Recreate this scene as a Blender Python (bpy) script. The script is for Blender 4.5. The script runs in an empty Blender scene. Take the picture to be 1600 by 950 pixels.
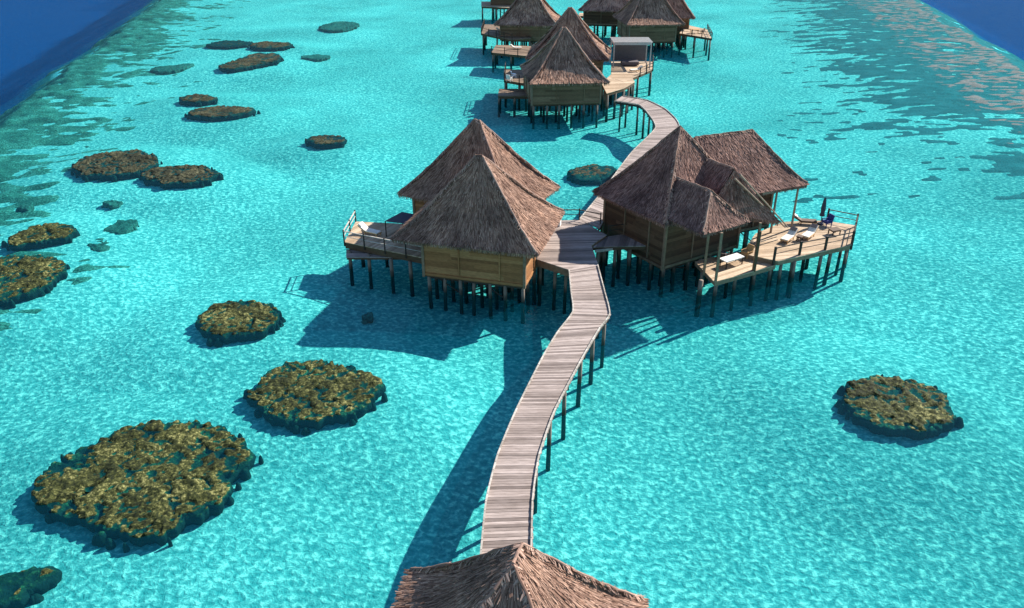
import bpy, math, random
import numpy as np
from mathutils import Vector, noise

random.seed(7)
R = math.radians
scn = bpy.context.scene
col = scn.collection

# ------------------------------------------------------------------ materials
M = {}
def new_mat(name):
    m = bpy.data.materials.new(name); m.use_nodes = True
    nt = m.node_tree; nt.nodes.clear()
    out = nt.nodes.new('ShaderNodeOutputMaterial')
    return m, nt, out
def nd(nt, typ, **kw):
    n = nt.nodes.new('ShaderNode' + typ)
    for k, v in kw.items():
        if k in n.inputs.keys() if isinstance(k, str) else False: n.inputs[k].default_value = v
        else: setattr(n, k, v)
    return n
def ramp(nt, fac, stops):
    r = nt.nodes.new('ShaderNodeValToRGB')
    e = r.color_ramp.elements
    while len(e) < len(stops): e.new(0.5)
    for i, (p, c) in enumerate(stops):
        e[i].position = p; e[i].color = (c[0], c[1], c[2], 1)
    nt.links.new(fac, r.inputs['Fac'])
    return r.outputs['Color']
def coords(nt, scale=(1, 1, 1), kind='Object'):
    tc = nt.nodes.new('ShaderNodeTexCoord'); mp = nt.nodes.new('ShaderNodeMapping')
    mp.inputs['Scale'].default_value = scale
    nt.links.new(tc.outputs[kind], mp.inputs['Vector'])
    return mp.outputs['Vector']
def noise_tex(nt, vec, scale, detail=3, rough=0.55):
    n = nt.nodes.new('ShaderNodeTexNoise')
    n.inputs['Scale'].default_value = scale; n.inputs['Detail'].default_value = detail
    n.inputs['Roughness'].default_value = rough
    if vec is not None: nt.links.new(vec, n.inputs['Vector'])
    return n.outputs['Fac']
def mixc(nt, fac, a, b, mode='MIX'):
    m = nt.nodes.new('ShaderNodeMix'); m.data_type = 'RGBA'; m.blend_type = mode
    if isinstance(fac, (int, float)): m.inputs['Factor'].default_value = fac
    else: nt.links.new(fac, m.inputs['Factor'])
    for key, v in ((6, a), (7, b)):
        if isinstance(v, tuple): m.inputs[key].default_value = (v[0], v[1], v[2], 1)
        else: nt.links.new(v, m.inputs[key])
    return m.outputs[2]
def bump(nt, h, strength, dist, normal=None):
    b = nt.nodes.new('ShaderNodeBump')
    b.inputs['Strength'].default_value = strength; b.inputs['Distance'].default_value = dist
    nt.links.new(h, b.inputs['Height'])
    if normal is not None: nt.links.new(normal, b.inputs['Normal'])
    return b.outputs['Normal']
def principled(nt, out, color, rough=0.8, normal=None, spec=0.2):
    p = nt.nodes.new('ShaderNodeBsdfPrincipled')
    if isinstance(color, tuple): p.inputs['Base Color'].default_value = (*color, 1)
    else: nt.links.new(color, p.inputs['Base Color'])
    p.inputs['Roughness'].default_value = rough
    p.inputs['Specular IOR Level'].default_value = spec
    if normal is not None: nt.links.new(normal, p.inputs['Normal'])
    nt.links.new(p.outputs[0], out.inputs['Surface'])
    return p
def island(nt):
    return nt.nodes.new('ShaderNodeNewGeometry').outputs['Random Per Island']

def thatch_mat(name, dark, mid, light):
    m, nt, out = new_mat(name)
    c = ramp(nt, island(nt), [(0.0, dark), (0.35, mid), (0.8, light), (1.0, tuple(min(1, v*1.45) for v in light))])
    n = noise_tex(nt, coords(nt), 0.55, 4)
    c = mixc(nt, 1.0, c, ramp(nt, n, [(0.3, (.55, .53, .55)), (0.5, (.95, .95, .95)), (0.72, (1.25, 1.2, 1.14))]), 'MULTIPLY')
    principled(nt, out, c, 0.9, None, 0.1)
    M[name] = m
thatch_mat('thatch', (.12, .066, .048), (.24, .140, .100), (.36, .230, .170))
thatch_mat('thatch_brown', (.10, .055, .045), (.20, .116, .094), (.30, .188, .154))
thatch_mat('thatch_cap', (.13, .078, .06), (.28, .175, .135), (.44, .30, .235))

def wood_mat(name, a, b, c, grain=(1, 1, 1), rough=0.75):
    m, nt, out = new_mat(name)
    base = ramp(nt, island(nt), [(0.0, a), (0.5, b), (1.0, c)])
    n = noise_tex(nt, coords(nt, grain), 3.0, 5)
    base = mixc(nt, 1.0, base, ramp(nt, n, [(0.25, (.62, .6, .58)), (0.7, (1.1, 1.1, 1.1))]), 'MULTIPLY')
    n2 = noise_tex(nt, coords(nt), 0.35, 3)
    base = mixc(nt, 1.0, base, ramp(nt, n2, [(0.3, (.84, .82, .80)), (0.7, (1.05, 1.05, 1.05))]), 'MULTIPLY')
    principled(nt, out, base, rough, bump(nt, n, 0.25, 0.01), 0.25)
    M[name] = m
wood_mat('plank', (.18, .145, .13), (.35, .29, .262), (.48, .405, .37), (.6, 5, 1))
wood_mat('deck_wood', (.36, .26, .165), (.50, .375, .25), (.61, .485, .345), (1, 5, 1))
wood_mat('pale_rail', (.36, .33, .29), (.46, .43, .385), (.56, .53, .48))
wood_mat('wall_board', (.22, .095, .036), (.34, .155, .06), (.42, .21, .088), (1, 1, 6))
wood_mat('far_board', (.13, .078, .045), (.20, .125, .072), (.26, .165, .10), (1, 1, 6))
wood_mat('dark_board', (.062, .034, .019), (.10, .06, .034), (.14, .088, .052), (1, 1, 6))
wood_mat('post_wood', (.17, .115, .075), (.24, .17, .115), (.30, .22, .15))
wood_mat('dark_post', (.030, .024, .021), (.045, .036, .032), (.06, .047, .04))
wood_mat('pole_wood', (.24, .18, .135), (.32, .25, .19), (.40, .32, .25))

def pile_mat():
    m, nt, out = new_mat('pile_wood')
    geo = nt.nodes.new('ShaderNodeNewGeometry'); sep = nt.nodes.new('ShaderNodeSeparateXYZ')
    nt.links.new(geo.outputs['Position'], sep.inputs[0])
    n = noise_tex(nt, coords(nt, (2, 2, .4)), 4, 4)
    add = nt.nodes.new('ShaderNodeMath'); add.operation = 'MULTIPLY_ADD'
    nt.links.new(n, add.inputs[0]); add.inputs[1].default_value = 0.8; nt.links.new(sep.outputs['Z'], add.inputs[2])
    c = ramp(nt, add.outputs[0], [(0.0, (.03, .035, .03)), (0.55, (.045, .045, .038)), (.8, (.10, .085, .07)), (1.0, (.20, .165, .135))])
    principled(nt, out, c, 0.8, bump(nt, n, .4, .02), .2)
    M['pile_wood'] = m
pile_mat()

def simple(name, c, rough=0.7, var=0.15):
    m, nt, out = new_mat(name)
    n = noise_tex(nt, coords(nt), 6, 3)
    lo = tuple(v*(1-var) for v in c); hi = tuple(min(1, v*(1+var)) for v in c)
    principled(nt, out, ramp(nt, n, [(.3, lo), (.7, hi)]), rough, None, .3)
    M[name] = m
simple('cushion_white', (.74, .70, .62)); simple('cushion_grey', (.10, .09, .10))
simple('canvas_white', (.42, .40, .385)); simple('blue_fabric', (.035, .05, .22)); simple('pale_blue', (.42, .55, .72))
simple('tan_wicker', (.50, .30, .13)); simple('dark_canvas', (.035, .045, .075)); simple('dark_metal', (.03, .03, .035), .4)
simple('glass_dark', (.03, .035, .04), .1); simple('white_paint', (.75, .74, .71)); simple('curtain', (.6, .56, .48))
simple('brown_wicker', (.11, .07, .045))

# sand
def sand_mat():
    m, nt, out = new_mat('sand')
    geo = nt.nodes.new('ShaderNodeNewGeometry'); sep = nt.nodes.new('ShaderNodeSeparateXYZ')
    nt.links.new(geo.outputs['Position'], sep.inputs[0])
    v = coords(nt)
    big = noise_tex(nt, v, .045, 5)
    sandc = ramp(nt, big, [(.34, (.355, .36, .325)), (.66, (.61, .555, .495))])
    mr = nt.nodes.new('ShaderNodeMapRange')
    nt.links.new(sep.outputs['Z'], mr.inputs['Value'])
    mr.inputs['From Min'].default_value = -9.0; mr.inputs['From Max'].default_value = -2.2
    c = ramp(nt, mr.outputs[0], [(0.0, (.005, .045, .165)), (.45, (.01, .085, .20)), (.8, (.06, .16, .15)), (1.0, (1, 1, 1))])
    gt = nt.nodes.new('ShaderNodeMath'); gt.operation = 'GREATER_THAN'; gt.inputs[1].default_value = .995
    nt.links.new(mr.outputs[0], gt.inputs[0])
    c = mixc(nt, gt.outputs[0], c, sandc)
    # caustic sparkle painted into the sand as pale specks on teal, over low hummocks
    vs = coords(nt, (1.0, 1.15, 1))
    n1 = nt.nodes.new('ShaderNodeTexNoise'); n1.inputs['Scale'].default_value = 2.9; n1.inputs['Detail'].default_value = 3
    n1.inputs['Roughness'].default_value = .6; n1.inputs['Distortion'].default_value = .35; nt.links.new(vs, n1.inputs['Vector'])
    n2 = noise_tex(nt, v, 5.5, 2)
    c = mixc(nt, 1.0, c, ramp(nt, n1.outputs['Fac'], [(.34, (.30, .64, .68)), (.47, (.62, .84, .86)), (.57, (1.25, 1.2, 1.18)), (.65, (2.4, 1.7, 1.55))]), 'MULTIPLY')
    nrm = bump(nt, n1.outputs['Fac'], 1.0, .10)
    nrm = bump(nt, n2, .8, .055, nrm)
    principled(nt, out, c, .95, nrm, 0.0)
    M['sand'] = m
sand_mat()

def water_mat():
    m, nt, out = new_mat('water')
    v = coords(nt, (.55, 1.5, 1))
    w1 = noise_tex(nt, v, .9, 3); w2 = noise_tex(nt, v, 3.0, 2)
    nrm = bump(nt, w1, .5, .16); nrm = bump(nt, w2, .35, .05, nrm)
    tr = nd(nt, 'BsdfTransparent'); tr.inputs['Color'].default_value = (.30, .875, .915, 1)
    df = nd(nt, 'BsdfDiffuse'); df.inputs['Color'].default_value = (.0, .22, .36, 1)
    nt.links.new(nrm, df.inputs['Normal'])
    gl = nd(nt, 'BsdfGlossy'); gl.inputs['Roughness'].default_value = .08
    gl.inputs['Color'].default_value = (1, 1, 1, 1)
    nt.links.new(nrm, gl.inputs['Normal'])
    # Schlick reflectance of the rippled surface, the same from above and from below
    geo = nd(nt, 'NewGeometry'); dot = nd(nt, 'VectorMath', operation='DOT_PRODUCT')
    nt.links.new(geo.outputs['Incoming'], dot.inputs[0]); nt.links.new(nrm, dot.inputs[1])
    def mth(op, a, b=None):
        n = nd(nt, 'Math', operation=op)
        for i, q in enumerate((a, b)):
            if q is None: continue
            if isinstance(q, (int, float)): n.inputs[i].default_value = q
            else: nt.links.new(q, n.inputs[i])
        return n.outputs[0]
    cs = mth('MINIMUM', mth('ABSOLUTE', dot.outputs['Value']), 1.0)
    fr = mth('ADD', mth('MULTIPLY', mth('POWER', mth('SUBTRACT', 1.0, cs), 5.0), .03), .014)
    a = nd(nt, 'MixShader'); a.inputs[0].default_value = .045
    nt.links.new(tr.outputs[0], a.inputs[1]); nt.links.new(df.outputs[0], a.inputs[2])
    b = nd(nt, 'MixShader'); nt.links.new(fr, b.inputs[0])
    nt.links.new(a.outputs[0], b.inputs[1]); nt.links.new(gl.outputs[0], b.inputs[2])
    nt.links.new(b.outputs[0], out.inputs['Surface'])
    M['water'] = m
water_mat()

def coral_mat(name, dark, mid, lite, spark, ztop=0.0):
    m, nt, out = new_mat(name)
    v = coords(nt)
    n = noise_tex(nt, v, 5.6, 4, .68)
    n3 = noise_tex(nt, v, .45, 3)
    ad = nt.nodes.new('ShaderNodeMath'); ad.operation = 'MULTIPLY_ADD'; ad.inputs[1].default_value = .45
    nt.links.new(n3, ad.inputs[0]); nt.links.new(n, ad.inputs[2])
    c = ramp(nt, ad.outputs[0], [(.54, dark), (.68, mid), (.80, lite), (.92, spark)])
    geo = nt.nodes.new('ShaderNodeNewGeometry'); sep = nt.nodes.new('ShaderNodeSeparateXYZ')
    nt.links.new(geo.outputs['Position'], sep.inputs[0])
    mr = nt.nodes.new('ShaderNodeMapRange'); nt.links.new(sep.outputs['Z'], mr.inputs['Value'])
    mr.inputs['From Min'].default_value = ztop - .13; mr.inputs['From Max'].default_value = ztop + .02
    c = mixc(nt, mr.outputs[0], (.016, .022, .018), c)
    n2 = noise_tex(nt, v, 7, 3)
    principled(nt, out, c, .85, bump(nt, n2, .8, .08), .15)
    M[name] = m
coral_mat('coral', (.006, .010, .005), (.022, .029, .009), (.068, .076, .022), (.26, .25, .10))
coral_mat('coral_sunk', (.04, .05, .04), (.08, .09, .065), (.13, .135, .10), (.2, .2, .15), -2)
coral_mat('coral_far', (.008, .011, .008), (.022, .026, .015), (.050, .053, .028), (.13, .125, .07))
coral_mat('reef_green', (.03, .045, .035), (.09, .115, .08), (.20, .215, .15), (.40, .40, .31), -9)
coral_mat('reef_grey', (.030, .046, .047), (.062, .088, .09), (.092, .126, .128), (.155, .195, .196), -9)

# ------------------------------------------------------------------ mesh building
class MB:
    def __init__(s): s.v = []; s.f = []
    def add(s, vs, fs):
        o = len(s.v); s.v += [tuple(p) for p in vs]; s.f += [tuple(i + o for i in f) for f in fs]
    def hexa(s, b, t):
        s.add(list(b) + list(t), [(3, 2, 1, 0), (4, 5, 6, 7), (0, 1, 5, 4), (1, 2, 6, 5), (2, 3, 7, 6), (3, 0, 4, 7)])
    def box(s, c, d, rz=0.0):
        ca, sa = math.cos(rz), math.sin(rz); hx, hy, hz = d[0]/2, d[1]/2, d[2]/2
        def q(x, y, z): return (c[0] + x*ca - y*sa, c[1] + x*sa + y*ca, c[2] + z)
        k = [(-hx, -hy), (hx, -hy), (hx, hy), (-hx, hy)]
        s.hexa([q(x, y, -hz) for x, y in k], [q(x, y, hz) for x, y in k])
    def beam(s, p0, p1, w, h):
        p0, p1 = Vector(p0), Vector(p1); d = (p1 - p0).normalized()
        side = d.cross(Vector((0, 0, 1)))
        side = side.normalized() if side.length > 1e-4 else Vector((1, 0, 0))
        up = side.cross(d)
        a, b = side*w/2, up*h/2
        s.hexa([p0 - a - b, p0 + a - b, p0 + a + b, p0 - a + b], [p1 - a - b, p1 + a - b, p1 + a + b, p1 - a + b])
    def tube(s, p0, p1, r0, r1=None, n=8):
        r1 = r0 if r1 is None else r1
        p0, p1 = Vector(p0), Vector(p1); d = (p1 - p0).normalized()
        u = d.cross(Vector((0, 0, 1))) if abs(d.z) < .9 else d.cross(Vector((1, 0, 0)))
        u.normalize(); w = d.cross(u)
        vs = []
        for p, r in ((p0, r0), (p1, r1)):
            for i in range(n):
                a = 2*math.pi*i/n; vs.append(p + (u*math.cos(a) + w*math.sin(a))*r)
        s.add(vs, [(i, (i+1) % n, n + (i+1) % n, n + i) for i in range(n)] + [tuple(range(n-1, -1, -1)), tuple(range(n, 2*n))])
    def path(s, pts, r, n=7, jit=0.0):
        rings = []
        for i, p in enumerate(pts):
            p = Vector(p)
            a = Vector(pts[max(i-1, 0)]); b = Vector(pts[min(i+1, len(pts)-1)])
            d = (b - a).normalized(); u = d.cross(Vector((0, 0, 1)))
            u = u.normalized() if u.length > 1e-4 else Vector((1, 0, 0)); w = u.cross(d)
            rr = r*(1 + random.uniform(-jit, jit))
            rings.append([p + (u*math.cos(2*math.pi*k/n) + w*math.sin(2*math.pi*k/n))*rr for k in range(n)])
        vs = [q for g in rings for q in g]; fs = []
        for i in range(len(rings) - 1):
            for k in range(n):
                fs.append((i*n + k, i*n + (k+1) % n, (i+1)*n + (k+1) % n, (i+1)*n + k))
        fs += [tuple(range(n-1, -1, -1)), tuple(range((len(rings)-1)*n, len(rings)*n))]
        s.add(vs, fs)
    def prism(s, poly, z0, z1):
        n = len(poly)
        a = sum(poly[i][0]*poly[(i+1) % n][1] - poly[(i+1) % n][0]*poly[i][1] for i in range(n))
        if a < 0: poly = poly[::-1]
        s.add([(x, y, z0) for x, y in poly] + [(x, y, z1) for x, y in poly],
              [tuple(range(n-1, -1, -1)), tuple(range(n, 2*n))] + [(i, (i+1) % n, n + (i+1) % n, n + i) for i in range(n)])
    def build(s, name, mat, parent=None, smooth=False):
        me = bpy.data.meshes.new(name)
        off = Vector((0, 0, 0)); q = parent
        while q is not None: off += q.location; q = q.parent
        me.from_pydata([(p[0]-off.x, p[1]-off.y, p[2]-off.z) for p in s.v], [], s.f)
        me.materials.append(M[mat])
        if smooth: me.polygons.foreach_set('use_smooth', [True]*len(me.polygons))
        o = bpy.data.objects.new(name, me); col.objects.link(o)
        if parent is not None: o.parent = parent
        return o
def tag(o, label, cat, group=None):
    o['label'] = label; o['category'] = cat
    if group: o['group'] = group
    return o
def thing(name, loc, label, cat, group=None):
    o = bpy.data.objects.new(name, None); o.empty_display_size = .3; col.objects.link(o); o.location = loc
    return tag(o, label, cat, group)
def structure(o): o['kind'] = 'structure'; return o

BED = -1.8

# ------------------------------------------------------------------ thatched roofs
def roof(parent, faces, density, blen, bwid, mat='thatch', caps=(), cap_r=.07, sag=.07, fringe=.34, seed=1, soffit=None, mb_extra=None):
    """faces: list of (eave0, eave1, top1, top0) corners in 3D, eave edge first."""
    rng = np.random.default_rng(seed); mb = MB()
    for e0, e1, t1, t0 in faces:
        e0, e1, t1, t0 = (np.array(p, float) for p in (e0, e1, t1, t0))
        L = max(np.linalg.norm(e1 - e0), .1); S = max(np.linalg.norm((t0+t1)/2 - (e0+e1)/2), .1)
        nrm = np.cross(e1 - e0, (t0 + t1)/2 - (e0+e1)/2); nrm /= np.linalg.norm(nrm)
        if nrm[2] < 0: nrm = -nrm
        def P(s, t):
            s = np.asarray(s)[..., None]; t = np.asarray(t)[..., None]
            p = (e0*(1-s) + e1*s)*(1-t) + (t0*(1-s) + t1*s)*t
            return p - nrm*(sag*S*np.abs(np.sin(np.pi*np.clip(t, 0, 1)**.7))**1.3*.62)
        nu, nv = max(6, int(L/.55)), max(5, int(S/.5))
        vs, fs = [], []
        for j in range(nv + 1):
            for i in range(nu + 1):
                p = P(i/nu, j/nv)
                if 0 < i < nu and j < nv: p = p + nrm*rng.uniform(-.05, .05)
                vs.append(p)
        for j in range(nv):
            for i in range(nu):
                a = j*(nu+1) + i; fs.append((a, a+1, a+nu+2, a+nu+1))
        # thick ragged eave edge below the first row
        inward = ((t0+t1)/2 - (e0+e1)/2); inward[2] = 0
        inward = inward/max(np.linalg.norm(inward), .01)
        o = len(vs)
        for i in range(nu + 1):
            vs.append(P(i/nu, 0.0) + np.array([0, 0, -fringe*rng.uniform(.5, .8)]) + inward*.12)
        for i in range(nu): fs.append((o+i, o+i+1, i+1, i))
        mb.add(vs, fs)
        # leaf blades lying down the slope
        n = int(L*S*density*(.5 + .5*np.linalg.norm(t1-t0)/L))
        t = rng.uniform(0, 1, n); s = rng.uniform(0, 1, n)
        wgt = 1 - t + t*np.linalg.norm(t1-t0)/L
        keep = rng.uniform(0, 1, n*2) < np.resize(wgt, n*2)
        t = np.resize(np.concatenate([t, rng.uniform(0, 1, n)]), n*2); s = rng.uniform(0, 1, n*2)
        keep = rng.uniform(0, 1, n*2) < (1 - t + t*np.linalg.norm(t1-t0)/L)
        t, s = t[keep], s[keep]
        # courses: bunch the butts of the leaves into rows
        course = .42/S
        t = np.clip(np.where(rng.uniform(0, 1, t.size) < .7, np.round(t/course)*course + rng.normal(0, .12*course, t.size), t), .01, .995)
        p = P(s, t); q = P(s, np.clip(t - .02, 0, 1)); d = q - p
        d /= np.maximum(np.linalg.norm(d, axis=1, keepdims=True), 1e-6)
        side = np.cross(d, nrm); side /= np.linalg.norm(side, axis=1, keepdims=True)
        d = d + side*rng.normal(0, .10, (t.size, 1))
        ln = blen*rng.uniform(.6, 1.3, (t.size, 1)); w = bwid*rng.uniform(.5, 1.4, (t.size, 1))/2
        lift = rng.uniform(.0, .075, (t.size, 1)) + (rng.uniform(0, 1, (t.size, 1)) < .08)*.07
        ln = np.minimum(ln, t[:, None]*S + .22)
        r0 = p + nrm*.03; tip = p + d*ln + nrm*lift
        # fringe blades hanging at the eave
        m = int(L*density*.55); s2 = rng.uniform(0, 1, m); e = P(s2, np.full(m, .0))
        dn = np.tile(np.array([0, 0, -1.]), (m, 1)) - inward*rng.uniform(-.25, .14, (m, 1)) + (e1-e0)/L*rng.normal(0, .12, (m, 1))
        f0 = e + nrm*.04 + np.array([0, 0, .05]) + inward*.08; f1 = e + dn*fringe*rng.uniform(.6, 1.35, (m, 1))
        fside = np.tile((e1-e0)/L, (m, 1)); fw = max(bwid, .055)*rng.uniform(.5, 1.3, (m, 1))/2
        A = np.concatenate([r0 - side*w*.7, f0 - fside*fw]); B = np.concatenate([r0 + side*w*.7, f0 + fside*fw])
        C = np.concatenate([tip + side*w, f1 + fside*fw*.6]); D = np.concatenate([tip - side*w, f1 - fside*fw*.6])
        o = len(mb.v); k = A.shape[0]
        allv = np.stack([A, B, C, D], 1).reshape(-1, 3)
        mb.v += [tuple(x) for x in allv]
        mb.f += [(o+4*i, o+4*i+1, o+4*i+2, o+4*i+3) for i in range(k)]
    if soffit: mb.add(soffit[0], soffit[1])
    ro = mb.build('roof', mat, parent)
    if caps:
        cb = MB()
        for a, b in caps:
            a, b = Vector(a), Vector(b); n = max(4, int((b-a).length/.45))
            S = (b-a).length
            pts = []
            for i in range(n+1):
                t = i/n; p = a.lerp(b, t)
                k = sag*S*abs(math.sin(math.pi*(1-t)**.7))**1.3*.45*(1 if abs(a.z-b.z) > 1 else 0)
                pts.append(p + Vector((random.uniform(-.03, .03), random.uniform(-.03, .03), .05 - k + random.uniform(-.03, .03))))
            cb.path(pts, cap_r, 7, .2)
            for i in range(int(S*46)):
                t = random.random(); p = a.lerp(b, t); k = sag*S*abs(math.sin(math.pi*(1-t)**.7))**1.3*.45*(1 if abs(a.z-b.z) > 1 else 0)
                p = p + Vector((0, 0, .10 - k)); d = (b-a).normalized(); u = d.cross(Vector((0, 0, 1))).normalized()*random.choice((-1, 1))
                dd = (u*random.uniform(.10, .26) + Vector((0, 0, -random.uniform(.08, .24))) + d*random.uniform(-.05, .22))
                w = d*random.uniform(.02, .045)
                cb.add([p-w, p+w, p+dd+w*.6, p+dd-w*.6], [(0, 1, 2, 3)])
        cb.build('ridge_cap', 'thatch_cap', ro)
    return ro

def rect(fl, e1, wid, dep):
    e1 = Vector((e1[0], e1[1], 0)).normalized(); e2 = Vector((-e1.y, e1.x, 0)); f = Vector((fl[0], fl[1], 0))
    return [f, f + e1*wid, f + e1*wid + e2*dep, f + e2*dep], e1, e2

def hip_roof(parent, cs, ze, ridge, zr, **kw):
    """cs: four corners ccw from front left; ridge: one or two xy points (left, right)."""
    c = [(p[0], p[1], ze) for p in cs]
    r = [(p[0], p[1], zr) for p in ridge]
    l, g = r[0], r[-1]
    faces = [(c[0], c[1], g, l), (c[1], c[2], g, g), (c[2], c[3], l, g), (c[3], c[0], l, l)]
    caps = [(l, c[0]), (g, c[1]), (g, c[2]), (l, c[3])] + ([(l, g)] if len(r) > 1 else [])
    sof = ([(p[0], p[1], ze - .18) for p in c], [(0, 1, 2, 3)])
    return roof(parent, faces, caps=caps, soffit=sof, **kw)

def centre(cs): return ((cs[0][0]+cs[2][0])/2, (cs[0][1]+cs[2][1])/2)
def inset(cs, f, r, b, l):
    e1 = (Vector(cs[1]) - Vector(cs[0])).normalized(); e2 = Vector((-e1.y, e1.x, 0))
    return [Vector(cs[0]) + e1*l + e2*f, Vector(cs[1]) - e1*r + e2*f, Vector(cs[2]) - e1*r - e2*b, Vector(cs[3]) + e1*l - e2*b]

def board_wall(parent, cs, z0, z1, mat, board=.24, closed=True, post_mat='post_wood', posts=True):
    mb = MB(); n = len(cs)
    for i in range(n if closed else n-1):
        a, b = Vector((cs[i][0], cs[i][1], 0)), Vector((cs[(i+1) % n][0], cs[(i+1) % n][1], 0))
        d = (b-a).normalized(); nn = Vector((d.y, -d.x, 0))
        rows = int((z1-z0)/board)
        for k in range(rows):
            za, zb = z0 + k*board, z0 + (k+1)*board + .02
            L = (b-a).length; cuts = [0]
            x = random.uniform(1.5, 4)
            while x < L - 1: cuts.append(x); x += random.uniform(2.5, 4.5)
            cuts.append(L)
            for u, w in zip(cuts[:-1], cuts[1:]):
                p, q = a + d*(u + .004), a + d*(w - .004)
                o0, o1, i0 = nn*random.uniform(.035, .05), nn*.012, nn*-.05
                mb.hexa([(p.x+o0.x, p.y+o0.y, za), (q.x+o0.x, q.y+o0.y, za), (q.x+i0.x, q.y+i0.y, za), (p.x+i0.x, p.y+i0.y, za)],
                        [(p.x+o1.x, p.y+o1.y, zb), (q.x+o1.x, q.y+o1.y, zb), (q.x+i0.x, q.y+i0.y, zb), (p.x+i0.x, p.y+i0.y, zb)])
    w = mb.build('wall', mat, parent)
    if posts:
        tm = MB()
        for i in range(n):
            a, b = Vector((cs[i][0], cs[i][1], 0)), Vector((cs[(i+1) % n][0], cs[(i+1) % n][1], 0))
            d = (b-a).normalized(); nn = Vector((d.y, -d.x, 0))*.07
            tm.beam(a + nn + d*.12 + Vector((0, 0, z0 + .05)), b + nn - d*.12 + Vector((0, 0, z0 + .05)), .07, .2)
            for f in (.36, .76):
                p = a.lerp(b, f) + nn; tm.box((p.x, p.y, (z0+z1)/2 + .1), (.09, .09, z1 - z0 - .25), math.atan2(d.y, d.x))
        tm.build('wall_trim', 'post_wood' if mat == 'dark_board' else mat, w)
    if posts:
        for p in cs:
            m = MB(); m.box((p[0], p[1], (z0+z1)/2 - .1), (.2, .2, z1-z0+.2), math.atan2(cs[1][1]-cs[0][1], cs[1][0]-cs[0][0]))
            m.build('corner_post', post_mat, w)
    return w
def floor_slab(parent, cs, z, thick=.28, mat='dark_board', name='floor_frame'):
    m = MB(); m.prism([(p[0], p[1]) for p in cs], z - thick, z); return m.build(name, mat, parent)
def pile(parent, x, y, ztop, r=.13):
    m = MB(); dx, dy = random.uniform(-.06, .06), random.uniform(-.06, .06)
    m.tube((x+dx, y+dy, BED-.3), (x, y, ztop), r*random.uniform(.95, 1.2), r*random.uniform(.85, 1), 9)
    return m.build('pile', 'pile_wood', parent, True)
def pile_grid(parent, cs, ztop, nu, nv, r=.13, skip=0.0):
    a, b, c, d = (Vector((p[0], p[1], 0)) for p in cs)
    for i in range(nu):
        for j in range(nv):
            s, t = i/(nu-1), j/(nv-1)
            p = a*(1-s)*(1-t) + b*s*(1-t) + c*s*t + d*(1-s)*t
            if 0 < i < nu-1 and 0 < j < nv-1 and random.random() < skip: continue
            pile(parent, p.x + random.uniform(-.12, .12), p.y + random.uniform(-.12, .12), ztop, r)
    m = MB()
    for j in range(nv):
        t = j/(nv-1); m.beam(a.lerp(d, t) + Vector((0, 0, ztop-.08)), b.lerp(c, t) + Vector((0, 0, ztop-.08)), .14, .2)
    m.build('bearer', 'dark_post', parent)
    for s_ in (.22, .7):
        p, q = a.lerp(b, s_ - .12), a.lerp(b, s_ + .12)
        m = MB(); m.tube((p.x, p.y, ztop - .1), (q.x, q.y, .1), .05, .05, 6); m.build('brace', 'dark_post', parent)

def clip_line(poly, o, d):
    """parameters where the line o + t*d crosses the polygon"""
    ts = []
    n = len(poly)
    for i in range(n):
        a, b = poly[i], poly[(i+1) % n]
        ex, ey = b[0]-a[0], b[1]-a[1]
        den = d[0]*ey - d[1]*ex
        if abs(den) < 1e-9: continue
        t = ((a[0]-o[0])*ey - (a[1]-o[1])*ex)/den; u = ((a[0]-o[0])*d[1] - (a[1]-o[1])*d[0])/den
        if 0 <= u < 1: ts.append(t)
    return sorted(ts)
def plank_deck(parent, poly, z, ang, mat='plank', pitch=.2, thick=.06, name='deck', fascia='dark_board', fh=.3):
    """planks of one platform clipped to its outline, on a frame"""
    d = (math.cos(ang), math.sin(ang)); nn = (-d[1], d[0])
    pr = [p[0]*nn[0] + p[1]*nn[1] for p in poly]
    mb = MB(); k = min(pr) + .01
    while k < max(pr) - pitch:
        w = pitch - .014
        t0 = clip_line(poly, (nn[0]*(k+.002), nn[1]*(k+.002)), d); t1 = clip_line(poly, (nn[0]*(k+w), nn[1]*(k+w)), d)
        for i in range(0, min(len(t0), len(t1)) - 1, 2):
            zz = z + random.uniform(-.006, .006)
            q = [(nn[0]*k + d[0]*t0[i], nn[1]*k + d[1]*t0[i]), (nn[0]*k + d[0]*t0[i+1], nn[1]*k + d[1]*t0[i+1]),
                 (nn[0]*(k+w) + d[0]*t1[i+1], nn[1]*(k+w) + d[1]*t1[i+1]), (nn[0]*(k+w) + d[0]*t1[i], nn[1]*(k+w) + d[1]*t1[i])]
            mb.hexa([(x, y, zz-thick) for x, y in q], [(x, y, zz) for x, y in q])
        k += pitch
    o = mb.build(name, mat, parent)
    f = MB(); c = (sum(p[0] for p in poly)/len(poly), sum(p[1] for p in poly)/len(poly))
    sh = [(c[0] + (p[0]-c[0])*.985, c[1] + (p[1]-c[1])*.985) for p in poly]
    f.prism(sh, z - thick - fh, z - thick - .008)
    f.build('deck_frame', fascia, o)
    return o
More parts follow.
